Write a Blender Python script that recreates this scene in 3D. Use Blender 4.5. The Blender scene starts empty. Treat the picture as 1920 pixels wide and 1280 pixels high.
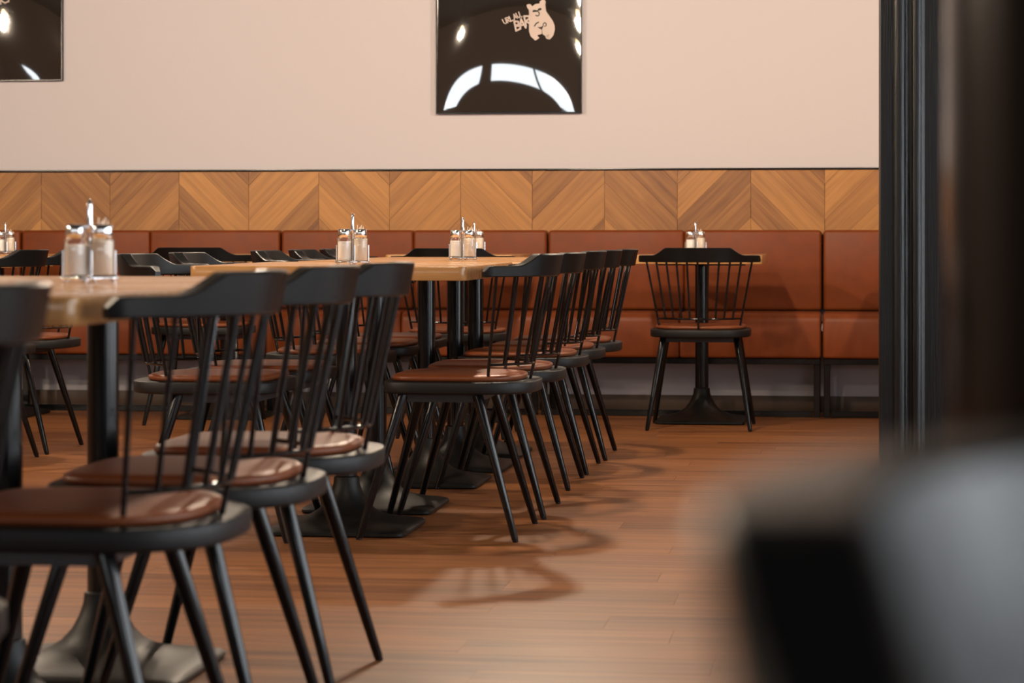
import bpy, bmesh, math, random
from mathutils import Vector, Matrix
random.seed(7)
S = bpy.context.scene
COL = S.collection
PI = math.pi
R = math.radians

# ------------------------------------------------------------------ camera
cam_d = bpy.data.cameras.new('camera')
cam = bpy.data.objects.new('camera', cam_d)
COL.objects.link(cam)
F_PX = 4700.0
cam_d.sensor_width = 36.0
cam_d.lens = F_PX / 1920.0 * 36.0
cam_d.shift_y = -(640.0 - 443.0) / 1920.0
cam.location = (0, 0, 0.842)
cam.rotation_euler = (R(90), 0, R(7.52))
cam_d.clip_start = 0.05
cam_d.dof.use_dof = True
cam_d.dof.focus_distance = 8.4
cam_d.dof.aperture_fstop = 6.3
S.camera = cam

# ------------------------------------------------------------------ world, daylight portals, exposure
SKY = 6.8
w = bpy.data.worlds.new('sky'); S.world = w
w.use_nodes = True
bg = w.node_tree.nodes['Background']
bg.inputs[0].default_value = (0.90, 0.95, 1.0, 1)
bg.inputs[1].default_value = SKY
WALL_Y = 12.18
X0, X1, Y0, ZC = -10.0, 3.6, -5.0, 3.4
RIGHT_WIN = [(-4.2, -1.2), (-0.8, 2.2), (2.6, 5.6), (6.0, 8.0)]     # Y spans of the openings in the right wall
REAR_WIN = [(-9.6, -7.45), (-7.2, -4.75), (-4.5, -1.6), (-1.35, 1.2), (1.45, 3.3)]    # X spans in the rear wall
WZ0, WZ1 = 0.20, 2.45      # right-hand windows
RZ0, RZ1 = 1.48, 2.03      # clerestory band in the rear wall
def portal(name, loc, rot, sx, sy):
    l = bpy.data.lights.new(name, 'AREA'); l.shape = 'RECTANGLE'; l.size = sx; l.size_y = sy
    l.cycles.is_portal = True
    o = bpy.data.objects.new(name, l); COL.objects.link(o); o.location = loc; o.rotation_euler = rot
for a, b in RIGHT_WIN:
    portal('window_portal', (X1 + 0.02, (a + b) / 2, (WZ0 + WZ1) / 2), (0, R(90), 0), WZ1 - WZ0, b - a)
for a, b in REAR_WIN:
    portal('window_portal', ((a + b) / 2, Y0 - 0.02, (RZ0 + RZ1) / 2), (R(90), 0, 0), b - a, RZ1 - RZ0)
vs = S.view_settings
vs.view_transform = 'Standard'; vs.look = 'None'; vs.gamma = 1.0; vs.exposure = 0.0
vs.use_curve_mapping = False
LAMP_W = 68.0
LAMP_COL = (1.0, 0.80, 0.60)

# ------------------------------------------------------------------ materials
def mat(name):
    m = bpy.data.materials.new(name); m.use_nodes = True
    return m, m.node_tree.nodes, m.node_tree.links, m.node_tree.nodes['Principled BSDF']
def plain(name, col, rough=0.5, metal=0.0, bump=0.0, bscale=60.0, coat=0.0, spec=0.5, var=0.0):
    m, N, L, p = mat(name)
    p.inputs['Base Color'].default_value = (*col, 1)
    p.inputs['Roughness'].default_value = rough
    p.inputs['Metallic'].default_value = metal
    p.inputs['Specular IOR Level'].default_value = spec
    p.inputs['Coat Weight'].default_value = coat
    tc = N.new('ShaderNodeTexCoord')
    nz = N.new('ShaderNodeTexNoise'); nz.inputs['Scale'].default_value = bscale; nz.inputs['Detail'].default_value = 4
    L.new(tc.outputs['Object'], nz.inputs['Vector'])
    if bump:
        b = N.new('ShaderNodeBump'); b.inputs['Strength'].default_value = bump; b.inputs['Distance'].default_value = 0.002
        L.new(nz.outputs['Fac'], b.inputs['Height']); L.new(b.outputs['Normal'], p.inputs['Normal'])
    mr = N.new('ShaderNodeMapRange'); mr.inputs['To Min'].default_value = rough - 0.06; mr.inputs['To Max'].default_value = rough + 0.06
    L.new(nz.outputs['Fac'], mr.inputs['Value']); L.new(mr.outputs['Result'], p.inputs['Roughness'])
    if var:
        rp = N.new('ShaderNodeMix'); rp.data_type = 'RGBA'
        rp.inputs['A'].default_value = (*[c * (1 - var) for c in col], 1); rp.inputs['B'].default_value = (*[min(1, c * (1 + var)) for c in col], 1)
        L.new(nz.outputs['Fac'], rp.inputs['Factor']); L.new(rp.outputs['Result'], p.inputs['Base Color'])
    return m
def wood(name, dark, light, scale=(1.2, 26, 26), rough=0.42, world=False, figure=0.35, rnd=0.25, detail=7, bump=0.15, mid=(0.32, 0.72), spec=0.5):
    """grain runs along local X (or world X); every object gets its own stretch of timber"""
    m, N, L, p = mat(name)
    oi = N.new('ShaderNodeObjectInfo')
    if world:
        g = N.new('ShaderNodeNewGeometry'); src = g.outputs['Position']
    else:
        g = N.new('ShaderNodeTexCoord'); src = g.outputs['Object']
    off = N.new('ShaderNodeVectorMath'); off.operation = 'MULTIPLY_ADD'
    off.inputs[1].default_value = (37.0, 11.0, 5.0)
    L.new(oi.outputs['Random'], off.inputs[0]); L.new(src, off.inputs[2])
    mp = N.new('ShaderNodeMapping'); mp.inputs['Scale'].default_value = scale
    L.new(off.outputs[0], mp.inputs['Vector'])
    n1 = N.new('ShaderNodeTexNoise'); n1.inputs['Scale'].default_value = 1.0; n1.inputs['Detail'].default_value = detail
    n1.inputs['Roughness'].default_value = 0.62; n1.inputs['Distortion'].default_value = 0.15
    L.new(mp.outputs[0], n1.inputs['Vector'])
    mp2 = N.new('ShaderNodeMapping'); mp2.inputs['Scale'].default_value = (scale[0] * 1.6, scale[1] * 0.28, scale[2] * 0.28)
    L.new(off.outputs[0], mp2.inputs['Vector'])
    n2 = N.new('ShaderNodeTexNoise'); n2.inputs['Scale'].default_value = 1.0; n2.inputs['Detail'].default_value = 3; n2.inputs['Distortion'].default_value = 1.6
    L.new(mp2.outputs[0], n2.inputs['Vector'])
    mix = N.new('ShaderNodeMath'); mix.operation = 'MULTIPLY_ADD'; mix.inputs[1].default_value = figure
    L.new(n2.outputs['Fac'], mix.inputs[0])
    sc = N.new('ShaderNodeMath'); sc.operation = 'MULTIPLY'; sc.inputs[1].default_value = 1 - figure
    L.new(n1.outputs['Fac'], sc.inputs[0]); L.new(sc.outputs[0], mix.inputs[2])
    r2 = N.new('ShaderNodeMath'); r2.operation = 'MULTIPLY_ADD'; r2.inputs[1].default_value = rnd
    L.new(oi.outputs['Random'], r2.inputs[0]); L.new(mix.outputs[0], r2.inputs[2])
    sb = N.new('ShaderNodeMath'); sb.operation = 'SUBTRACT'; sb.inputs[1].default_value = rnd / 2
    L.new(r2.outputs[0], sb.inputs[0])
    cr = N.new('ShaderNodeValToRGB')
    cr.color_ramp.elements[0].position = mid[0]; cr.color_ramp.elements[0].color = (*dark, 1)
    cr.color_ramp.elements[1].position = mid[1]; cr.color_ramp.elements[1].color = (*light, 1)
    L.new(sb.outputs[0], cr.inputs['Fac']); L.new(cr.outputs['Color'], p.inputs['Base Color'])
    p.inputs['Roughness'].default_value = rough; p.inputs['Specular IOR Level'].default_value = spec
    b = N.new('ShaderNodeBump'); b.inputs['Strength'].default_value = bump; b.inputs['Distance'].default_value = 0.001
    L.new(n1.outputs['Fac'], b.inputs['Height']); L.new(b.outputs['Normal'], p.inputs['Normal'])
    return m
M = {}
M['black'] = plain('black_lacquer_wood', (0.004, 0.0041, 0.0043), 0.33, bump=0.08, bscale=90, spec=0.30)
M['black_metal'] = plain('black_powder_coat', (0.0035, 0.0036, 0.004), 0.17, bump=0.02, bscale=400, spec=0.42)
M['seat_black'] = plain('black_satin_plywood', (0.006, 0.006, 0.0063), 0.52, bump=0.1, bscale=70, spec=0.35)
M['frame_metal'] = plain('grey_black_steel', (0.030, 0.031, 0.034), 0.45)
M['cast_iron'] = plain('black_cast_iron', (0.006, 0.0056, 0.005), 0.46, spec=0.28, bump=0.25, bscale=220)
M['leather'] = plain('cognac_leather', (0.165, 0.042, 0.012), 0.42, spec=0.36, bump=0.25, bscale=160, var=0.18)
M['bench_leather'] = plain('bench_leather', (0.18, 0.039, 0.0075), 0.45, spec=0.26, bump=0.5, bscale=16, var=0.22)
M['oak_top'] = wood('oak_table_top', (0.34, 0.155, 0.05), (0.60, 0.33, 0.13), (3.0, 34, 34), rough=0.17, rnd=0.15, bump=0.05)
M['oak_panel'] = wood('oak_chevron', (0.165, 0.056, 0.010), (0.50, 0.225, 0.055), (1.6, 50, 50), rough=0.42, figure=0.28, rnd=0.42, mid=(0.20, 0.82))
M['floor'] = wood('floor_planks', (0.070, 0.022, 0.0065), (0.315, 0.122, 0.040), (0.9, 50, 50), rough=0.42, world=True, figure=0.30, rnd=0.10, mid=(0.30, 0.70), spec=0.3, bump=0.06)
M['joint'] = plain('dark_joint', (0.05, 0.022, 0.01), 0.7)
M['wall'] = plain('wall_plaster', (0.605, 0.56, 0.58), 0.85, bump=0.06, bscale=140)
M['ceiling'] = plain('ceiling_paint', (0.035, 0.032, 0.030), 0.85)
M['brownwall'] = plain('brown_wall_paint', (0.22, 0.155, 0.12), 0.8)
M['baseboard'] = plain('baseboard_brown', (0.095, 0.055, 0.032), 0.5)
M['chrome'] = plain('chrome', (0.90, 0.90, 0.92), 0.13, metal=1.0)
M['salt'] = plain('salt', (0.92, 0.87, 0.82), 0.9, bump=0.2, bscale=900)
M['pepper'] = plain('pale_spice', (0.82, 0.70, 0.58), 0.9, bump=0.3, bscale=900, var=0.15)
M['pick'] = plain('toothpick_wood', (0.85, 0.74, 0.62), 0.7)
M['white_frame'] = plain('window_frame_paint', (0.06, 0.06, 0.06), 0.5)
M['logo'] = plain('logo_print', (0.62, 0.51, 0.455), 0.7)
M['logo_dark'] = plain('logo_print_dark', (0.012, 0.011, 0.010), 0.6)
def glassy():
    m, N, L, p = mat('clear_glass'); N.remove(p)
    out = N['Material Output']
    t = N.new('ShaderNodeBsdfTransparent'); t.inputs[0].default_value = (0.98, 0.985, 0.985, 1)
    g = N.new('ShaderNodeBsdfGlossy'); g.inputs['Roughness'].default_value = 0.04
    lw = N.new('ShaderNodeLayerWeight'); lw.inputs[0].default_value = 0.28
    mr = N.new('ShaderNodeMapRange'); mr.inputs['To Min'].default_value = 0.05; mr.inputs['To Max'].default_value = 0.75
    mx = N.new('ShaderNodeMixShader')
    L.new(lw.outputs['Fresnel'], mr.inputs['Value']); L.new(mr.outputs['Result'], mx.inputs[0])
    L.new(t.outputs[0], mx.inputs[1]); L.new(g.outputs[0], mx.inputs[2]); L.new(mx.outputs[0], out.inputs[0])
    return m
M['glass'] = glassy()
def acrylic():
    m, N, L, p = mat('black_acrylic_print')
    p.inputs['Base Color'].default_value = (0.022, 0.017, 0.014, 1)
    p.inputs['Roughness'].default_value = 0.03
    p.inputs['IOR'].default_value = 1.5
    p.inputs['Coat Weight'].default_value = 1.0
    p.inputs['Coat IOR'].default_value = 2.3
    p.inputs['Coat Roughness'].default_value = 0.015
    return m
M['acrylic'] = acrylic()
def bulbmat():
    m, N, L, p = mat('lit_bulb')
    p.inputs['Base Color'].default_value = (1, 0.7, 0.4, 1)
    p.inputs['Emission Color'].default_value = (1.0, 0.62, 0.28, 1)
    p.inputs['Emission Strength'].default_value = 14.0
    return m
M['bulb'] = bulbmat()
def postmat():
    m = plain('black_painted_timber', (0.005, 0.005, 0.0055), 0.34, spec=0.4)
    N, L = m.node_tree.nodes, m.node_tree.links
    p = N['Principled BSDF']
    tc = N.new('ShaderNodeTexCoord'); mp = N.new('ShaderNodeMapping'); mp.inputs['Scale'].default_value = (160, 160, 5)
    nz = N.new('ShaderNodeTexNoise'); nz.inputs['Scale'].default_value = 1.0; nz.inputs['Detail'].default_value = 5
    b = N.new('ShaderNodeBump'); b.inputs['Strength'].default_value = 0.6; b.inputs['Distance'].default_value = 0.003
    L.new(tc.outputs['Object'], mp.inputs[0]); L.new(mp.outputs[0], nz.inputs['Vector']); L.new(nz.outputs['Fac'], b.inputs['Height'])
    L.new(b.outputs['Normal'], p.inputs['Normal'])
    return m
M['post'] = postmat()

# ------------------------------------------------------------------ mesh helpers
def tag(o, label=None, cat=None, group=None, kind=None):
    if label: o['label'] = label
    if cat: o['category'] = cat
    if group: o['group'] = group
    if kind: o['kind'] = kind
    return o
def to_mesh(bm, name, m, angle=38):
    me = bpy.data.meshes.new(name)
    bmesh.ops.recalc_face_normals(bm, faces=bm.faces)
    bm.to_mesh(me); bm.free()
    me.materials.append(M[m] if isinstance(m, str) else m)
    me.polygons.foreach_set('use_smooth', [True] * len(me.polygons))
    me.set_sharp_from_angle(angle=R(angle))
    return me
def link(name, me, parent=None, loc=(0, 0, 0), rot=(0, 0, 0)):
    o = bpy.data.objects.new(name, me); COL.objects.link(o)
    o.location = loc; o.rotation_euler = rot
    if parent: o.parent = parent
    return o
def obj(name, bm, m, parent=None, loc=(0, 0, 0), rot=(0, 0, 0), angle=38):
    return link(name, to_mesh(bm, name, m, angle), parent, loc, rot)
def empty(name, loc=(0, 0, 0), rz=0.0):
    o = bpy.data.objects.new(name, None); COL.objects.link(o)
    o.location = loc; o.rotation_euler = (0, 0, rz); o.empty_display_size = 0.1
    return o
def copy_tree(o, parent=None):
    c = o.copy(); COL.objects.link(c); c.parent = parent
    for ch in list(o.children): copy_tree(ch, c)
    return c
def box(bm, x0, x1, y0, y1, z0, z1, bev=0.0, seg=2):
    r = bmesh.ops.create_cube(bm, size=1.0)
    vs_ = r['verts']
    bmesh.ops.transform(bm, matrix=Matrix.Translation(((x0 + x1) / 2, (y0 + y1) / 2, (z0 + z1) / 2)) @ Matrix.Diagonal((x1 - x0, y1 - y0, z1 - z0, 1)), verts=vs_)
    if bev:
        es = set(e for v in vs_ for e in v.link_edges)
        bmesh.ops.bevel(bm, geom=list(es), offset=bev, segments=seg, profile=0.5, affect='EDGES')
    return bm
def B(): return bmesh.new()
def rings(bm, loops, cap=True, closed=True):
    """loft closed rings of points"""
    vv = [[bm.verts.new(p) for p in lp] for lp in loops]
    n = len(loops[0])
    for a, b in zip(vv[:-1], vv[1:]):
        for i in range(n if closed else n - 1):
            j = (i + 1) % n
            bm.faces.new((a[i], a[j], b[j], b[i]))
    if cap:
        bm.faces.new(vv[0][::-1]); bm.faces.new(vv[-1])
    return bm
def tube(bm, pts, rad, seg=8):
    pts = [Vector(p) for p in pts]
    rr = rad if isinstance(rad, (list, tuple)) else [rad] * len(pts)
    loops = []
    for i, p in enumerate(pts):
        t = (pts[min(i + 1, len(pts) - 1)] - pts[max(i - 1, 0)]).normalized()
        up = Vector((0, 0, 1)) if abs(t.z) < 0.9 else Vector((0, 1, 0))
        u = t.cross(up).normalized(); v = t.cross(u).normalized()
        loops.append([p + (u * math.cos(k * 2 * PI / seg) + v * math.sin(k * 2 * PI / seg)) * rr[i] for k in range(seg)])
    return rings(bm, loops)
def lathe(bm, prof, seg=24, cx=0, cy=0, cap=True):
    return rings(bm, [[(cx + r * math.cos(k * 2 * PI / seg), cy + r * math.sin(k * 2 * PI / seg), z) for k in range(seg)] for r, z in prof], cap)
def sring(hx, hy, z, n, seg=48, cx=0, cy=0):
    out = []
    for k in range(seg):
        a = k * 2 * PI / seg
        c, s = math.cos(a), math.sin(a)
        out.append((cx + hx * math.copysign(abs(c) ** (2 / n), c), cy + hy * math.copysign(abs(s) ** (2 / n), s), z))
    return out

# ------------------------------------------------------------------ the room
o = obj('floor', box(B(), X0, X1, Y0, WALL_Y + 0.2, -0.12, -0.004), 'joint'); tag(o, 'warm brown wood plank floor', None, None, 'structure'); floor = o
# strips of plank beyond the ones told apart in the picture stay one surface
def slab(name, x0, x1, y0, y1):
    return obj(name, box(B(), x0, x1, y0, y1, -0.004, 0.0), 'floor', floor)
PX0, PX1, PY0, PY1 = -3.75, 1.65, 4.45, 11.75
slab('plank_field', X0, X1, Y0, PY0); slab('plank_field', X0, X1, PY1, WALL_Y)
slab('plank_field', X0, PX0, PY0, PY1); slab('plank_field', PX1, X1, PY0, PY1)
for c in floor.children: c['kind'] = 'stuff'
rows = 40; pw = (PY1 - PY0) / rows
plank_me = {}
for i in range(rows):
    y = PY0 + i * pw
    cuts = [PX0]; x = PX0 + random.uniform(0.35, 1.25)
    while x < PX1 - 0.25:
        cuts.append(x); x += 1.28
    cuts.append(PX1)
    for a, b in zip(cuts[:-1], cuts[1:]):
        ln = round(b - a, 3)
        if ln not in plank_me:
            plank_me[ln] = to_mesh(box(B(), 0.0004, ln - 0.0004, 0.0005, pw - 0.0005, -0.004, 0.0), 'plank', 'floor')
        link('plank', plank_me[ln], floor, (a, y, 0))

o = obj('wall_back', box(B(), X0 - 0.2, X1 + 0.2, WALL_Y, WALL_Y + 0.2, 0, ZC), 'wall'); tag(o, 'pinkish white plaster wall', kind='structure')
o = obj('wall_left', box(B(), X0 - 0.2, X0, Y0, WALL_Y, 0, ZC), 'brownwall'); tag(o, kind='structure')
o = obj('ceiling', box(B(), X0 - 0.2, X1 + 0.2, Y0 - 0.2, WALL_Y + 0.2, ZC, ZC + 0.15), 'ceiling'); tag(o, kind='structure')
def wall_open(name, axis, spans, lo, hi, WZ0, WZ1):
    bm = B()
    def seg(a, b, z0, z1):
        if axis == 'y': box(bm, X1, X1 + 0.2, a, b, z0, z1)
        else: box(bm, a, b, Y0 - 0.2, Y0, z0, z1)
    seg(lo, hi, 0, WZ0); seg(lo, hi, WZ1, ZC)
    p = lo
    for a, b in spans:
        seg(p, a, WZ0, WZ1); p = b
    seg(p, hi, WZ0, WZ1)
    o = obj(name, bm, 'brownwall'); tag(o, kind='structure')
wall_open('wall_right', 'y', RIGHT_WIN, Y0, WALL_Y, WZ0, WZ1)
wall_open('wall_rear', 'x', REAR_WIN, X0, X1, RZ0, RZ1)
nwin = 0
for axis, spans, WZ0, WZ1 in (('y', RIGHT_WIN, WZ0, WZ1), ('x', REAR_WIN, RZ0, RZ1)):
    for a, b in spans:
        nwin += 1
        bm = B()
        for u0, u1, z0, z1 in ((a, a + .05, WZ0, WZ1), (b - .05, b, WZ0, WZ1), (a + .05, b - .05, WZ0, WZ0 + .05), (a + .05, b - .05, WZ1 - .05, WZ1), ((a + b) / 2 - .03, (a + b) / 2 + .03, WZ0 + .05, WZ1 - .05)):
            if axis == 'y': box(bm, X1 + 0.06, X1 + 0.12, u0, u1, z0, z1)
            else: box(bm, u0, u1, Y0 - 0.12, Y0 - 0.06, z0, z1)
        o = obj('window_%d' % nwin, bm, 'white_frame'); tag(o, kind='structure')
        for u0, u1 in ((a + .05, (a + b) / 2 - .03), ((a + b) / 2 + .03, b - .05)):
            bm = box(B(), X1 + 0.086, X1 + 0.092, u0, u1, WZ0 + .05, WZ1 - .05) if axis == 'y' else box(B(), u0, u1, Y0 - 0.092, Y0 - 0.086, WZ0 + .05, WZ1 - .05)
            obj('pane', bm, 'glass', o)
o = obj('baseboard_back', box(B(), X0, X1, WALL_Y - 0.016, WALL_Y, 0, 0.072, 0.003), 'baseboard'); tag(o, 'brown baseboard under the bench', kind='structure')

# chevron oak panelling between bench and plaster
CZ0, CZ1 = 0.80, 1.163
panel = obj('trim_1', box(B(), X0, X1, WALL_Y - 0.012, WALL_Y, CZ0, CZ1), 'joint'); tag(panel, 'oak chevron panelling above the leather bench', kind='structure')
o = obj('trim_2', box(B(), X0, X1, WALL_Y - 0.026, WALL_Y, CZ1, CZ1 + 0.010, 0.001), 'black_metal'); tag(o, 'thin black strip capping the chevron panelling', kind='structure')
def clip(poly, z, keep_above):
    out = []
    for i in range(len(poly)):
        a, b = poly[i], poly[(i + 1) % len(poly)]
        ia = (a[1] >= z) == keep_above; ib = (b[1] >= z) == keep_above
        if ia: out.append(a)
        if ia != ib:
            t = (z - a[1]) / (b[1] - a[1]); out.append((a[0] + t * (b[0] - a[0]), z))
    return out
CW = 0.3545
# column boundary at photo x=1548 ('V') lies at world X:
XV = -0.087
PITCH = 0.172
k0 = -18
for k in range(k0, 5):
    xl = XV + (k - 1) * CW; xr = XV + k * CW
    up = (k % 2 == 0)            # column left of a V falls to the right
    for j in range(-4, 9):
        zz = CZ0 + j * PITCH + ((k * 7919) % 5) * 0.0
        if up: za, zb = zz + CW, zz        # falls to the right '\'
        else: za, zb = zz, zz + CW         # rises '/'
        zoff = -0.05
        poly = [(xl, za + zoff), (xr, zb + zoff), (xr, zb + PITCH + zoff), (xl, za + PITCH + zoff)]
        poly = clip(clip(poly, CZ0 + 0.001, True), CZ1 - 0.0005, False) if True else poly
        if len(poly) < 3: continue
        cx = sum(p[0] for p in poly) / len(poly); cz = sum(p[1] for p in poly) / len(poly)
        ang = -PI / 4 if up else PI / 4
        ca, sa = math.cos(-ang), math.sin(-ang)
        bm = B()
        g = 0.0009
        prof = []
        for px, pz in poly:
            dx, dz = px - cx, pz - cz
            ln = max(1e-6, math.hypot(dx, dz)); f = max(0.0, 1 - g * 1.4 / ln)
            dx *= f; dz *= f
            prof.append((dx * ca - dz * sa, dx * sa + dz * ca))
        dy = random.uniform(-0.0008, 0.0008)
        rings(bm, [[(a, -0.018 + dy, b) for a, b in prof], [(a, 0.0, b) for a, b in prof]])
        link('plank', to_mesh(bm, 'plank', 'oak_panel'), panel, (cx, WALL_Y - 0.004, cz), (0, -ang, 0))

# ------------------------------------------------------------------ timber post and round pillar on the right
def extrude_profile(name, prof, z0, z1, m, loc, label, cat, nseg=1):
    bm = B()
    rings(bm, [[(x, y, z0 + (z1 - z0) * i / nseg) for x, y in prof] for i in range(nseg + 1)])
    o = obj(name, bm, m, None, loc, angle=30); tag(o, label, cat)
    return o
prof = [(0.0, 0.0)]
def bead(cx, r, n=8):
    return [(cx - r * math.cos(PI * i / n), -r * 0.9 * math.sin(PI * i / n)) for i in range(n + 1)]
prof = [(0.0, 0.16), (0.0, 0.012), (0.004, 0.0), (0.028, 0.0)] + bead(0.056, 0.018) + [(0.082, 0.004)] + bead(0.105, 0.014) + [(0.128, 0.006), (0.255, 0.006), (0.26, 0.012), (0.26, 0.16)]
extrude_profile('timber_post', prof, 0.0, ZC, 'post', (0.104, 7.26, 0), 'black painted timber post with rounded ridges at the right of the wall', 'post')
pil = empty('round_pillar', (0.200, 1.72, 0)); tag(pil, 'blurred thick black round pillar at the right edge', 'pillar')
obj('shaft', lathe(B(), [(0.132, 0.12), (0.132, ZC - 0.12)], 48), 'black_metal', pil)
obj('foot_ring', lathe(B(), [(0.15, 0.0), (0.15, 0.10), (0.14, 0.12), (0.132, 0.121)], 48), 'black_metal', pil)
obj('head_ring', lathe(B(), [(0.132, ZC - 0.121), (0.14, ZC - 0.12), (0.15, ZC - 0.10), (0.15, ZC)], 48), 'black_metal', pil)

# ------------------------------------------------------------------ bench modules along the wall
BY = 11.72           # front of the seat
def cushion_back(wd):
    bm = box(B(), -wd / 2, wd / 2, -0.05, 0.05, 0.0, 0.385, 0.016, 3)
    return bm
def make_bench():
    r = empty('bench', (0, 0, 0))
    wd = 0.657
    for sx in (-1, 1):
        cx = sx * wd / 2
        o = obj('backrest_cushion', cushion_back(wd - 0.001), 'bench_leather', r, (cx, WALL_Y - 0.014 - 0.055, 0.487))
        bm = box(B(), -wd / 2 + 0.0005, wd / 2 - 0.0005, 0.0, 0.335, 0.0, 0.212)
        front = [e for e in bm.edges if all(abs(v.co.y) < 1e-6 and v.co.z > 0.2 for v in e.verts)]
        bmesh.ops.bevel(bm, geom=front, offset=0.045, segments=5, profile=0.5, affect='EDGES')
        rest = [e for e in bm.edges if len(e.link_faces) == 2 and e.calc_face_angle(0) > R(50)]
        bmesh.ops.bevel(bm, geom=rest, offset=0.014, segments=3, profile=0.5, affect='EDGES')
        obj('seat_cushion', bm, 'bench_leather', r, (cx, BY, 0.274))
    fr = B(); T = 0.032
    L_ = 2 * wd
    obj('front_rail', box(B(), -L_ / 2 + .004, L_ / 2 - .004, BY + 0.012, BY + 0.044, 0.246, 0.273, 0.002, 1), 'black_metal', r)
    obj('rear_rail', box(B(), -L_ / 2 + .004, L_ / 2 - .004, BY + 0.35, BY + 0.38, 0.246, 0.273, 0.002, 1), 'black_metal', r)
    obj('floor_rail', box(B(), -L_ / 2 + .04, L_ / 2 - .04, BY + 0.012, BY + 0.044, 0.001, 0.030, 0.002, 1), 'black_metal', r)
    for sx in (-1, 1):
        for y in (BY + 0.012, BY + 0.35):
            x = sx * (L_ / 2 - 0.019)
            obj('leg', box(B(), x - 0.0145, x + 0.0145, y, y + 0.032, 0.0, 0.246, 0.002, 1), 'black_metal', r)
    return r
# unit joints at photo x = 1543, 1026, 524 ...
bench = make_bench()
UW = 1.322
JX = -0.097
bl = {0: 'brown leather wall bench section at far right beside the timber post',
      -1: 'brown leather wall bench section behind the lone chair and its table',
      -2: 'brown leather wall bench section behind the middle row of dining chairs',
      -3: 'brown leather wall bench section left of centre above the near table',
      -4: 'brown leather wall bench section at the left edge behind the near table'}
for n, k in enumerate((-1, 0, -2, -3, -4)):
    b_ = bench if n == 0 else copy_tree(bench)
    b_.location = (JX + (k + 0.5) * UW, 0, 0)
    tag(b_, bl[k], 'bench', 'leather bench sections along the wall')

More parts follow.
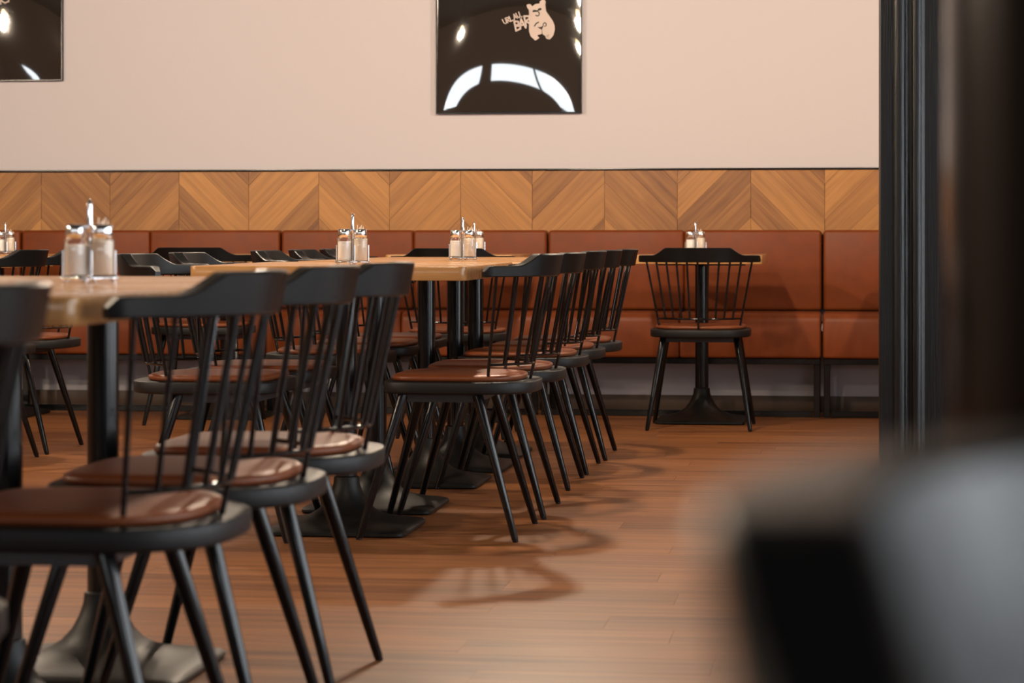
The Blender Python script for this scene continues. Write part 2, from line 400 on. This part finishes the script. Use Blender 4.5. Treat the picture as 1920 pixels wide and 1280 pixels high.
# ------------------------------------------------------------------ chairs
SEAT_T, SEAT_B = 0.438, 0.404
CR_B = 0.731
CK = 2.45
def crest_xy(x): return -0.251 + CK * x * x
def smooth(t): t = max(0.0, min(1.0, t)); return t * t * (3 - 2 * t)
def seat_outline(inset, z, seg=56):
    out = []
    for k in range(seg):
        a = k * 2 * PI / seg
        c, s = math.cos(a), math.sin(a)
        n = 5.0 if s > 0 else 2.85
        hx, hy = 0.2185 - inset, 0.215 - inset
        out.append((hx * math.copysign(abs(c) ** (2 / n), c), hy * math.copysign(abs(s) ** (2 / n), s), z))
    return out
def make_chair():
    r = empty('spindle_chair', (0, 0, 0))
    # seat board
    bm = B()
    rings(bm, [seat_outline(0.008, SEAT_B), seat_outline(0.002, SEAT_B + 0.002), seat_outline(0.0, SEAT_B + 0.006), seat_outline(0.0, SEAT_T - 0.004), seat_outline(0.0012, SEAT_T - 0.0012), seat_outline(0.004, SEAT_T)])
    obj('seat_board', bm, 'seat_black', r, angle=50)
    # pad
    bm = B()
    def pad(ins, z):
        return [(x, y * (0.96 if y < 0 else 1) + (0.012 if y < 0 else 0.0), zz) for x, y, zz in seat_outline(ins, z)]
    rings(bm, [pad(0.028, SEAT_T), pad(0.0225, SEAT_T + 0.004), pad(0.021, SEAT_T + 0.009), pad(0.023, SEAT_T + 0.014), pad(0.030, SEAT_T + 0.0175), pad(0.045, SEAT_T + 0.0188), pad(0.10, SEAT_T + 0.0195), pad(0.19, SEAT_T + 0.020)])
    obj('seat_pad', bm, 'leather', r, angle=70)
    # crest rail: swept along an ellipse, hump in the middle, tips forward
    bm = B(); loops = []
    n = 60; XT = 0.258
    th = 0.0165
    for i in range(n + 1):
        cx = -XT + 2 * XT * i / n
        cy = crest_xy(cx)
        nx, ny = 2 * CK * cx, -1.0
        q = math.hypot(nx, ny); nx /= q; ny /= q
        ax = abs(cx)
        f = max(0.0, min(1.0, (ax - 0.128) / (0.190 - 0.128)))
        f = 0.55 * (1 - (1 - f) ** 2) + 0.45 * smooth(f)
        top = 0.793 - (0.793 - 0.7605) * f
        bot = CR_B - 0.001
        e = (XT - ax) / 0.014          # rounded tip
        if e < 1:
            k = math.sqrt(max(0.0, 1 - (1 - e) ** 2))
            top = bot + (top - bot) * (0.5 + 0.5 * k)
            wdt = th * (0.55 + 0.45 * k)
        else: wdt = th
        lean = 0.20 * (1 - 0.6 * (ax / XT) ** 2)
        def P(off, z):
            d = off + (z - bot) * lean
            return (cx + nx * d, cy + ny * d, z)
        c = 0.003
        loops.append([P(-wdt + c, bot), P(wdt - c, bot), P(wdt, bot + c), P(wdt, top - c), P(wdt - c, top), P(-wdt + c, top), P(-wdt, top - c), P(-wdt, bot + c)])
    rings(bm, loops)
    obj('crest_rail', bm, 'black', r, angle=30)
    # lower hoop rod and spindles
    HZ = SEAT_T + 0.047
    def hoop(x): return -0.196 + 0.103 * (x / 0.182) ** 2
    pts = [(x, hoop(x), HZ) for x in [0.182 * (i / 10 - 1) for i in range(21)]]
    obj('hoop_rod', tube(B(), pts, 0.0042, 8), 'black_metal', r)
    for k in range(-5, 6):
        xt = 0.229 * k / 5; xb = 0.182 * k / 5
        top = Vector((xt, crest_xy(xt) + 0.002, CR_B + 0.004)); bt = Vector((xb, hoop(xb), HZ))
        if k in (-5, 0, 5):
            d = (bt - top); d = d / abs(d.z)
            e2 = bt + d * (HZ - SEAT_T + 0.003)
            pts = [top, bt, e2]
        else: pts = [top, bt]
        obj('spindle', tube(B(), pts, 0.0046, 8), 'black_metal', r)
    # under-frame
    FY, HX, HY = 0.047, 0.162, 0.107
    bm = B(); zt, zb = SEAT_B + 0.001, SEAT_B - 0.024
    for s in (-1, 1):
        box(bm, s * HX - 0.004, s * HX + 0.004, FY - HY - 0.012, FY + HY + 0.012, zb, zt, 0.001, 1)
        box(bm, -HX + 0.004, HX - 0.004, FY + s * HY - 0.004, FY + s * HY + 0.004, zb, zt, 0.001, 1)
    obj('seat_frame', bm, 'frame_metal', r)
    # legs
    for sx in (-1, 1):
        for sy in (-1, 1):
            a = Vector((sx * (HX - 0.002), FY + sy * (HY - 0.002), SEAT_B - 0.004)); b = Vector((sx * 0.2225, FY + sy * 0.219, 0.004))
            d = (a - b)
            lg = obj('leg', tube(B(), [a, b + d * 0.96, b + d * 0.012, b], [0.0152, 0.0152, 0.0094, 0.0068], 12), 'black_metal', r, angle=50)
            obj('foot_cap', lathe(B(), [(0.0066, 0.0), (0.0086, 0.002), (0.0086, 0.006)], 10, b.x, b.y), 'black_metal', lg)
    return r
chair = make_chair()
CH = []
def put_chair(x, y, face, label, group):
    """face: heading of the sitter in degrees, 90 = towards the wall, 180 = to the left"""
    o = chair if not CH else copy_tree(chair)
    o.location = (x, y, 0); o.rotation_euler = (0, 0, R(face - 90))
    tag(o, label, 'chair', group); CH.append(o)
    return o
G1 = 'chairs on the right side of the middle tables'
for (x, y, a), l in zip([(-1.066, 7.065, 180), (-1.058, 7.625, 181), (-1.074, 8.475, 180), (-1.070, 9.034, 180), (-1.058, 9.594, 180.5)],
    ['black spindle chair in sharp focus, nearest of the five right of the middle tables',
     'black spindle chair second from the camera, right of the middle tables',
     'black spindle chair in the centre of the five right of the middle tables',
     'black spindle chair fourth from the camera, right of the middle tables',
     'black spindle chair farthest of the five right of the middle tables']):
    put_chair(x, y, a, l, G1)
G2 = 'chairs on the left side of the middle tables'
for (x, y, a), l in zip([(-1.775, 6.965, -1), (-1.775, 7.525, -1), (-1.775, 8.595, 0), (-1.775, 9.2, 0), (-1.775, 9.755, 0)],
    ['black spindle chair nearest of the five left of the middle tables',
     'black spindle chair second from the camera, left of the middle tables',
     'black spindle chair in the centre of the five left of the middle tables',
     'black spindle chair fourth from the camera, left of the middle tables',
     'black spindle chair farthest of the five left of the middle tables']):
    put_chair(x, y, a, l, G2)
G3 = 'chairs on the right side of the near tables'
for (x, y, a), l in zip([(-1.083, 3.565, 180), (-1.084, 4.122, 180), (-1.086, 4.68, 180), (-1.115, 2.55, 180)],
    ['large blurred black chair with whole curved crest in front of the near table',
     'blurred black chair with brown pad, second of the three beside the near table',
     'black chair farthest along the near table, its rear leg alone on open floor',
     'very blurred black chair back cut off by the left edge of the picture']):
    put_chair(x, y, a, l, G3)
G4 = 'chairs facing the wall bench'
put_chair(-0.619, 11.02, 90, 'lone black spindle chair seen from behind, facing the bench at right', G4)
put_chair(-1.615, 10.45, 90, 'black spindle chair with back to camera, beyond the middle tables', G4)
put_chair(-2.862, 11.02, 90, 'black spindle chair facing the bench behind the left row of chairs', G4)
G5 = 'chairs of the far left table row'
put_chair(-3.22, 9.02, 180, 'black spindle chair cut by the left edge, nearer of the far left pair', G5)
put_chair(-3.22, 9.585, 180, 'black spindle chair left of the near condiment caddy, farther of the far left pair', G5)
put_chair(0.248, 0.458, -30, 'extremely blurred black chair back in the bottom right corner', 'chair beside the camera')

# ------------------------------------------------------------------ tables
TT, TH_ = 0.760, 0.040
def make_table():
    """top: 0.575 along local X, 0.78 along local Y"""
    r = empty('pedestal_table', (0, 0, 0))
    bm = box(B(), -0.2865, 0.2865, -0.39, 0.39, TT - TH_, TT)
    ve = [e for e in bm.edges if abs(e.verts[0].co.z - e.verts[1].co.z) > 0.01]
    bmesh.ops.bevel(bm, geom=ve, offset=0.022, segments=5, profile=0.5, affect='EDGES')
    he = [e for e in bm.edges if len(e.link_faces) == 2 and e.calc_face_angle(0) > R(60)]
    bmesh.ops.bevel(bm, geom=he, offset=0.003, segments=2, profile=0.5, affect='EDGES')
    # grain along the table's long side: mesh is turned so that local X is the grain
    bmesh.ops.rotate(bm, verts=bm.verts, cent=(0, 0, 0), matrix=Matrix.Rotation(-PI / 2, 3, 'Z'))
    obj('table_top', bm, 'oak_top', r, rot=(0, 0, PI / 2))
    bm = B()
    box(bm, -0.20, 0.20, -0.02, 0.02, TT - TH_ - 0.010, TT - TH_ - 0.0005, 0.003, 1)
    box(bm, -0.02, 0.02, -0.20, 0.20, TT - TH_ - 0.012, TT - TH_ - 0.0005, 0.003, 1)
    obj('mounting_cross', bm, 'black_metal', r)
    obj('column', lathe(B(), [(0.0305, 0.145), (0.0305, TT - TH_ - 0.012)], 28), 'black_metal', r)
    lv = [(0.199, 0.002, 14), (0.202, 0.005, 14), (0.202, 0.012, 14), (0.198, 0.016, 12), (0.19, 0.020, 8), (0.165, 0.025, 5), (0.135, 0.033, 3.4), (0.105, 0.044, 2.6), (0.08, 0.060, 2.2), (0.06, 0.082, 2), (0.046, 0.108, 2), (0.038, 0.132, 2), (0.036, 0.152, 2), (0.031, 0.155, 2)]
    obj('base', rings(B(), [sring(h, h, z, n, 64) for h, z, n in lv]), 'cast_iron', r, angle=35)
    return r
tab = make_table(); TB = []
def put_table(x, y, rz, label, group):
    o = tab if not TB else copy_tree(tab)
    o.location = (x, y, 0); o.rotation_euler = (0, 0, R(rz)); tag(o, label, 'table', group); TB.append(o)
G = 'middle row of oak tables'
for (x, y), l in zip([(-1.415, 7.085), (-1.435, 7.662), (-1.41, 8.45), (-1.40, 9.028), (-1.41, 9.606)],
    ['oak pedestal table at the near end of the middle row, its square corner showing',
     'oak pedestal table second in the middle row behind the corner table',
     'oak pedestal table third from the camera in the middle row',
     'oak pedestal table fourth from the camera in the middle row',
     'oak pedestal table at the wall end of the middle row']):
    put_table(x, y, 90, l, G)
G = 'near row of oak tables'
for (x, y), l in zip([(-1.42, 3.57), (-1.425, 4.147), (-1.425, 4.724)],
    ['blurred oak table nearest the camera, cut by the left edge',
     'oak pedestal table in the middle of the near row at left',
     'oak pedestal table at the far end of the near row, carrying the large caddy']):
    put_table(x, y, 90, l, G)
G = 'oak tables along the wall bench'
for x, l in zip([-0.636, -1.742, -2.848, -3.954, 0.485],
    ['small oak bench table in front of the lone chair at right',
     'oak bench table behind the wall end of the middle row',
     'oak bench table hidden behind the left row of chairs',
     'oak bench table at the far left under the small caddy',
     'oak bench table half hidden by the timber post']):
    put_table(x, 11.41, 0, l, G)
put_table(-3.60, 9.1, 90, 'oak table of the far left row, at the left edge', 'far left row of tables')
put_table(-3.60, 9.678, 90, 'oak table of the far left row, nearer the wall', 'far left row of tables')

# ------------------------------------------------------------------ condiment caddies
def make_caddy():
    r = empty('condiment_caddy', (0, 0, 0))
    bm = B()
    def lobe(z, s):
        out = []
        for k in range(48):
            a = 2 * PI * k / 48
            q = 0.0435 + 0.006 * math.cos(4 * a)
            out.append((q * s * math.cos(a) * 1.08, q * s * math.sin(a), z))
        return out
    rings(bm, [lobe(0.004, 0.96), lobe(0.0055, 1), lobe(0.008, 1), lobe(0.0095, 0.97)])
    obj('tray', bm, 'chrome', r, angle=50)
    for k in range(4):
        a = PI / 4 * 0 + k * PI / 2
        obj('tray_foot', lathe(B(), [(0.002, 0.0), (0.0055, 0.0015), (0.0055, 0.003), (0.003, 0.0045)], 12, 0.043 * math.cos(a), 0.040 * math.sin(a)), 'chrome', r)
    h = obj('handle_rod', tube(B(), [(0, 0, 0.009), (0, 0, 0.105)], 0.0022, 10), 'chrome', r)
    obj('handle_grip', lathe(B(), [(0.0022, 0.088), (0.0048, 0.092), (0.0053, 0.105), (0.0050, 0.136), (0.0038, 0.145), (0.0012, 0.1485)], 16), 'chrome', h)
    for px, py in ((-0.0475, -0.004), (0.0475, -0.004), (0.010, -0.032), (-0.012, 0.034)):
        obj('guard_rod', tube(B(), [(px, py, 0.006), (px, py, 0.056)], 0.0018, 8), 'chrome', r)
    J = [(-0.0235, -0.004, 'salt', 0.064), (0.0235, -0.004, 'pepper', 0.072)]
    for jx, jy, fill, fh in J:
        j = obj('jar', lathe(B(), [(0.020, 0.0098), (0.0215, 0.012), (0.0215, 0.0735), (0.0205, 0.0765), (0.0172, 0.0785), (0.0172, 0.083)], 28, jx, jy), 'glass', r, angle=60)
        obj('spice', lathe(B(), [(0.0185, 0.0125), (0.0198, 0.014), (0.0198, fh), (0.017, fh + 0.003)], 24, jx, jy), fill, j)
        obj('cap', lathe(B(), [(0.0180, 0.0785), (0.0187, 0.0795), (0.0187, 0.1005), (0.0175, 0.1025), (0.010, 0.1032)], 24, jx, jy), 'chrome', j)
    g = obj('toothpick_glass', lathe(B(), [(0.012, 0.0098), (0.013, 0.012), (0.013, 0.075), (0.0122, 0.0755)], 20, 0.006, 0.027), 'glass', r, angle=60)
    rr = random.Random(3)
    for k in range(9):
        a = rr.uniform(0, 2 * PI); q = rr.uniform(0, 0.008)
        bx, by = 0.006 + q * 0.5 * math.cos(a), 0.027 + q * 0.5 * math.sin(a)
        tx, ty = bx + 0.012 * math.cos(a) + 0.008, by + 0.006 * math.sin(a)
        obj('toothpick', tube(B(), [(bx, by, 0.014), (tx, ty, 0.100 + rr.uniform(0, 0.018))], [0.0014, 0.0010], 6), 'pick', g)
    return r
cad = make_caddy(); CD = []
def put_caddy(x, y, rz, label):
    o = cad if not CD else copy_tree(cad)
    o.location = (x, y, TT + 0.0005); o.rotation_euler = (0, 0, R(rz)); tag(o, label, 'caddy', 'condiment caddies'); CD.append(o)
put_caddy(-1.34, 4.36, 6, 'chrome condiment caddy on the near table, largest and softly blurred')
put_caddy(-1.42, 7.20, 4, 'chrome condiment caddy near the corner of the middle table row')
put_caddy(-1.30, 8.55, -6, 'chrome condiment caddy farther along the middle table row, beside a chair crest')
put_caddy(-1.665, 11.30, 10, 'small chrome caddy with toothpicks on the bench table behind the middle row')
put_caddy(-0.665, 11.42, 0, 'small chrome caddy behind the lone chair on the right bench table')
put_caddy(-3.90, 11.36, 15, 'small chrome caddy at the left edge of the picture on a bench table')

# ------------------------------------------------------------------ framed glossy prints
def make_picture(name, xc, zc, wd, hg, label, bulge, logo):
    r = empty(name, (xc, WALL_Y, zc)); tag(r, label, 'picture', 'glossy black prints on the wall')
    t, d = 0.006, 0.030
    bm = B()
    obj('frame_side', box(B(), -wd / 2, -wd / 2 + t, -d, 0, -hg / 2, hg / 2, 0.001, 1), 'black_metal', r)
    obj('frame_side', box(B(), wd / 2 - t, wd / 2, -d, 0, -hg / 2, hg / 2, 0.001, 1), 'black_metal', r)
    obj('frame_bottom', box(B(), -wd / 2 + t, wd / 2 - t, -d, 0, -hg / 2, -hg / 2 + t, 0.001, 1), 'black_metal', r)
    obj('frame_top', box(B(), -wd / 2 + t, wd / 2 - t, -d, 0, hg / 2 - t, hg / 2, 0.001, 1), 'black_metal', r)
    hw, hh = wd / 2 - t, hg / 2 - t
    def surf(x, z):
        u, v = x / hw, z / hh
        return -0.020 - bulge * (1 - u * u) * (1 - v * v) - 0.0005 * math.sin(3.1 * u + 1.0) * math.sin(4.3 * v)
    nx, nz = 40, 56
    bm = B()
    g = [[bm.verts.new((-hw + 2 * hw * i / nx, surf(-hw + 2 * hw * i / nx, -hh + 2 * hh * j / nz), -hh + 2 * hh * j / nz)) for i in range(nx + 1)] for j in range(nz + 1)]
    for j in range(nz):
        for i in range(nx): bm.faces.new((g[j][i], g[j][i + 1], g[j + 1][i + 1], g[j + 1][i]))
    ed = [e for e in bm.edges if len(e.link_faces) == 1]
    ex = bmesh.ops.extrude_edge_only(bm, edges=ed)
    for v in [q for q in ex['geom'] if isinstance(q, bmesh.types.BMVert)]: v.co.y = -0.004
    pan = obj('glossy_print', bm, 'acrylic', r, angle=60)
    logo(pan, surf)
    return r
def flat_poly(polys, surf, lift, name, m, parent):
    bm = B()
    for poly in polys:
        vs_ = [bm.verts.new((x, 0, z)) for x, z in poly]
        f = bm.faces.new(vs_)
    bmesh.ops.triangulate(bm, faces=bm.faces)
    bmesh.ops.subdivide_edges(bm, edges=bm.edges, cuts=2, use_grid_fill=True)
    for v in bm.verts: v.co.y = surf(v.co.x, v.co.z) - lift
    return obj(name, bm, m, parent)
def stroke(pts, wdt):
    out = []
    for (x0, z0), (x1, z1) in zip(pts[:-1], pts[1:]):
        dx, dz = x1 - x0, z1 - z0; q = math.hypot(dx, dz) or 1; nx, nz = -dz / q * wdt / 2, dx / q * wdt / 2
        ex, ez = dx / q * wdt * 0.35, dz / q * wdt * 0.35
        out.append([(x0 + nx - ex, z0 + nz - ez), (x0 - nx - ex, z0 - nz - ez), (x1 - nx + ex, z1 - nz + ez), (x1 + nx + ex, z1 + nz + ez)])
    return out
GL = {'U': [[(0, 1), (.05, .25), (.3, 0), (.55, .2), (.6, 1)]], 'R': [[(0, 0), (0, 1), (.45, .9), (.5, .65), (.05, .48), (.6, 0)]],
      'L': [[(0, 1), (0, 0), (.5, .05)]], 'A': [[(0, 0), (.3, 1), (.6, 0)], [(.12, .35), (.5, .35)]],
      'B': [[(0, 0), (0, 1), (.4, .88), (.42, .62), (.05, .52), (.5, .4), (.48, .12), (0, 0)]],
      'W': [[(0, 1), (.15, 0), (.35, .7), (.55, 0), (.75, 1)]], 'I': [[(.1, 1), (.1, 0)]], 'N': [[(0, 0), (0, 1), (.5, 0), (.5, 1)]],
      'S': [[(.5, .9), (.1, .8), (.1, .55), (.5, .45), (.45, .1), (0, .05)]], 'E': [[(.5, 1), (0, 1), (0, 0), (.5, 0)], [(0, .5), (.4, .5)]]}
def word(txt, x, z, h, ang, wdt, adv=0.72, grow=0.0):
    out = []; cx = 0.0; ca, sa = math.cos(ang), math.sin(ang)
    for i, ch in enumerate(txt):
        hh = h * (1 + grow * i)
        if ch in ('Ä',):
            sub = GL['A'] ; dots = [(0.12, 1.22), (0.5, 1.22)]
        else: sub = GL.get(ch, []); dots = []
        for s in sub:
            pts = []
            for px, pz in s:
                lx, lz = cx + px * hh, pz * hh
                pts.append((x + lx * ca - lz * sa, z + lx * sa + lz * ca))
            out += stroke(pts, wdt)
        for px, pz in dots:
            lx, lz = cx + px * hh, pz * hh; q = wdt * 0.6
            X_, Z_ = x + lx * ca - lz * sa, z + lx * sa + lz * ca
            out.append([(X_ + q * math.cos(k * PI / 3), Z_ + q * math.sin(k * PI / 3)) for k in range(6)])
        cx += hh * (adv if ch != 'I' else adv * 0.5) * (1.2 if ch == 'W' else 1)
    return out
SC = 1.0 / 382.5
P2W, P2H = 0.719, 1.05
P2X, P2Z0 = -1.621, 1.443
def logo_bear(pan, surf):
    def C(px, py):           # crop pixels (x16) of the print -> metres on the print
        x = (930 + px / 16.0 - 954.5) * SC; z = (213.0 - py / 16.0) * SC - P2H / 2
        return (x, z)
    body = [(1200, 1240), (1060, 1110), (1010, 960), (1010, 850), (1040, 680), (1095, 600), (1070, 500), (1060, 330), (1000, 310), (950, 240), (940, 170), (1010, 140), (1070, 160), (1110, 215), (1200, 150), (1330, 130), (1330, 80), (1400, 20), (1480, 20), (1515, 80), (1500, 170), (1430, 215), (1480, 300), (1510, 420), (1640, 530), (1730, 660), (1780, 800), (1785, 930), (1740, 1090), (1640, 1205), (1540, 1190), (1505, 1140), (1590, 975), (1420, 1050), (1405, 1010), (1390, 1040), (1255, 1080), (1320, 1150), (1310, 1170)]
    flat_poly([[C(*p) for p in body]], surf, 0.0012, 'bear_emblem', 'logo', pan)
    def ell(cx, cy, rx, ry, rot=0, n=14):
        return [C(cx + rx * math.cos(2 * PI * k / n) * math.cos(rot) - ry * math.sin(2 * PI * k / n) * math.sin(rot), cy + rx * math.cos(2 * PI * k / n) * math.sin(rot) + ry * math.sin(2 * PI * k / n) * math.cos(rot)) for k in range(n)]
    dark = [ell(1170, 355, 60, 34, -0.3), ell(1335, 305, 58, 36, -0.3), ell(1250, 355, 60, 26, -0.3)]
    pts = [C(*p) for p in ((1290, 380), (1325, 430), (1305, 490), (1255, 505), (1215, 480))]
    dark += stroke(pts, 30 / 16 * SC)
    dark += stroke([C(*p) for p in ((1175, 810), (1225, 730), (1300, 690))], 34 / 16 * SC)
    dark += stroke([C(*p) for p in ((1440, 800), (1440, 740), (1485, 705), (1530, 740), (1525, 800), (1480, 815))], 26 / 16 * SC)
    dark += [[C(*p) for p in ((1255, 835), (1350, 835), (1450, 800), (1400, 905), (1390, 915))]]
    dark += stroke([C(*p) for p in ((1392, 905), (1408, 1030))], 14 / 16 * SC)
    flat_poly(dark, surf, 0.0024, 'emblem_features', 'logo_dark', pan)
    a = C(270, 745)
    flat_poly(word('URLAU', a[0], a[1], 0.026, R(24), 0.0052, 0.70), surf, 0.0012, 'lettering', 'logo', pan)
    q = 0.0042
    dots = []
    for p in ((725, 545), (790, 525)):
        x, z = C(*p); dots.append([(x + q * math.cos(k * PI / 3), z + q * math.sin(k * PI / 3)) for k in range(6)])
    flat_poly(dots, surf, 0.0012, 'lettering', 'logo', pan)
    for ch, p, h in (('B', (625, 940), 0.047), ('A', (745, 890), 0.047), ('R', (925, 800), 0.049)):
        a = C(*p)
        flat_poly(word(ch, a[0], a[1], h, R(12), 0.0085), surf, 0.0012, 'lettering', 'logo', pan)
make_picture('framed_print', P2X, P2Z0 + P2H / 2, P2W, P2H, 'glossy black framed print with white bear emblem, right of the two', 0.0135, logo_bear)
SC1 = 1.0 / 374.0
P1R, P1Z0 = -3.877, 1.622
def logo_left(pan, surf):
    def C(px, py): return ((px - 217.0) * SC1 + P2W / 2, (152.0 - py) * SC1 - P2H / 2)
    a = C(56, 17.5)
    flat_poly(word('WINBÄRS', a[0], a[1], 0.040, R(13), 0.0075, 0.62), surf, 0.0012, 'lettering', 'logo', pan)
    a = C(34, 4)
    flat_poly(word('URLAU', a[0], a[1], 0.045, R(13), 0.0075, 0.72), surf, 0.0012, 'lettering', 'logo', pan)
make_picture('framed_print', P1R - P2W / 2, P1Z0 + P2H / 2, P2W, P2H, 'glossy black framed print reflecting bulbs, cut by the top left corner', 0.011, logo_left)

# ------------------------------------------------------------------ pendant lamps above the tables (over the top edge of the picture)
def make_pendant():
    r = empty('pendant_lamp', (0, 0, 0))
    zt = ZC - 2.30
    obj('ceiling_rose', lathe(B(), [(0.045, zt - 0.03), (0.05, zt - 0.02), (0.05, zt)], 20), 'black_metal', r)
    obj('cord', tube(B(), [(0, 0, 0.26), (0, 0, zt - 0.02)], 0.003, 6), 'black_metal', r)
    obj('socket', lathe(B(), [(0.018, 0.15), (0.022, 0.16), (0.022, 0.235), (0.006, 0.262)], 18), 'black_metal', r)
    obj('lamp_shade', lathe(B(), [(0.16, 0.098), (0.162, 0.10), (0.075, 0.19), (0.028, 0.235), (0.022, 0.236), (0.07, 0.186), (0.157, 0.098)], 32, cap=False), 'black_metal', r)
    obj('bulb', lathe(B(), [(0.004, 0.045), (0.016, 0.052), (0.024, 0.072), (0.024, 0.095), (0.014, 0.13), (0.013, 0.150)], 18), 'bulb', r)
    return r
pend = make_pendant(); PD = []
def put_pendant(x, y, label, power=1.0):
    o = pend if not PD else copy_tree(pend)
    o.location = (x, y, 2.30); tag(o, label, 'lamp', 'pendant lamps over the tables'); PD.append(o)
    l = bpy.data.lights.new('bulb_light', 'POINT'); l.energy = LAMP_W * power; l.color = LAMP_COL; l.shadow_soft_size = 0.055
    lo = bpy.data.objects.new('bulb_light', l); COL.objects.link(lo); lo.parent = o; lo.location = (0, 0, 0.0)
for x, y, p, l in [(-1.15, 4.1, 1.0, 'black cone pendant lamp over the near table row'),
             (-1.10, 7.3, 1.0, 'black cone pendant lamp over the near end of the middle tables'),
             (-1.10, 9.2, 1.0, 'black cone pendant lamp over the wall end of the middle tables'),
             (-3.5, 9.0, 1.0, 'black cone pendant lamp over the far left tables'),
             (-3.5, 5.5, 1.0, 'black cone pendant lamp over the left tables nearer the camera'),
             (-6.3, 5.6, 1.0, 'black cone pendant lamp mirrored in the left print, nearest the wall'),
             (-6.75, 4.3, 1.0, 'black cone pendant lamp mirrored in the left print, middle of three'),
             (-6.1, 2.6, 1.0, 'black cone pendant lamp mirrored in the left print, farthest from the wall'),
             (0.9, 9.6, 0.8, 'black cone pendant lamp right of the timber post')]:
    put_pendant(x, y, l, p)
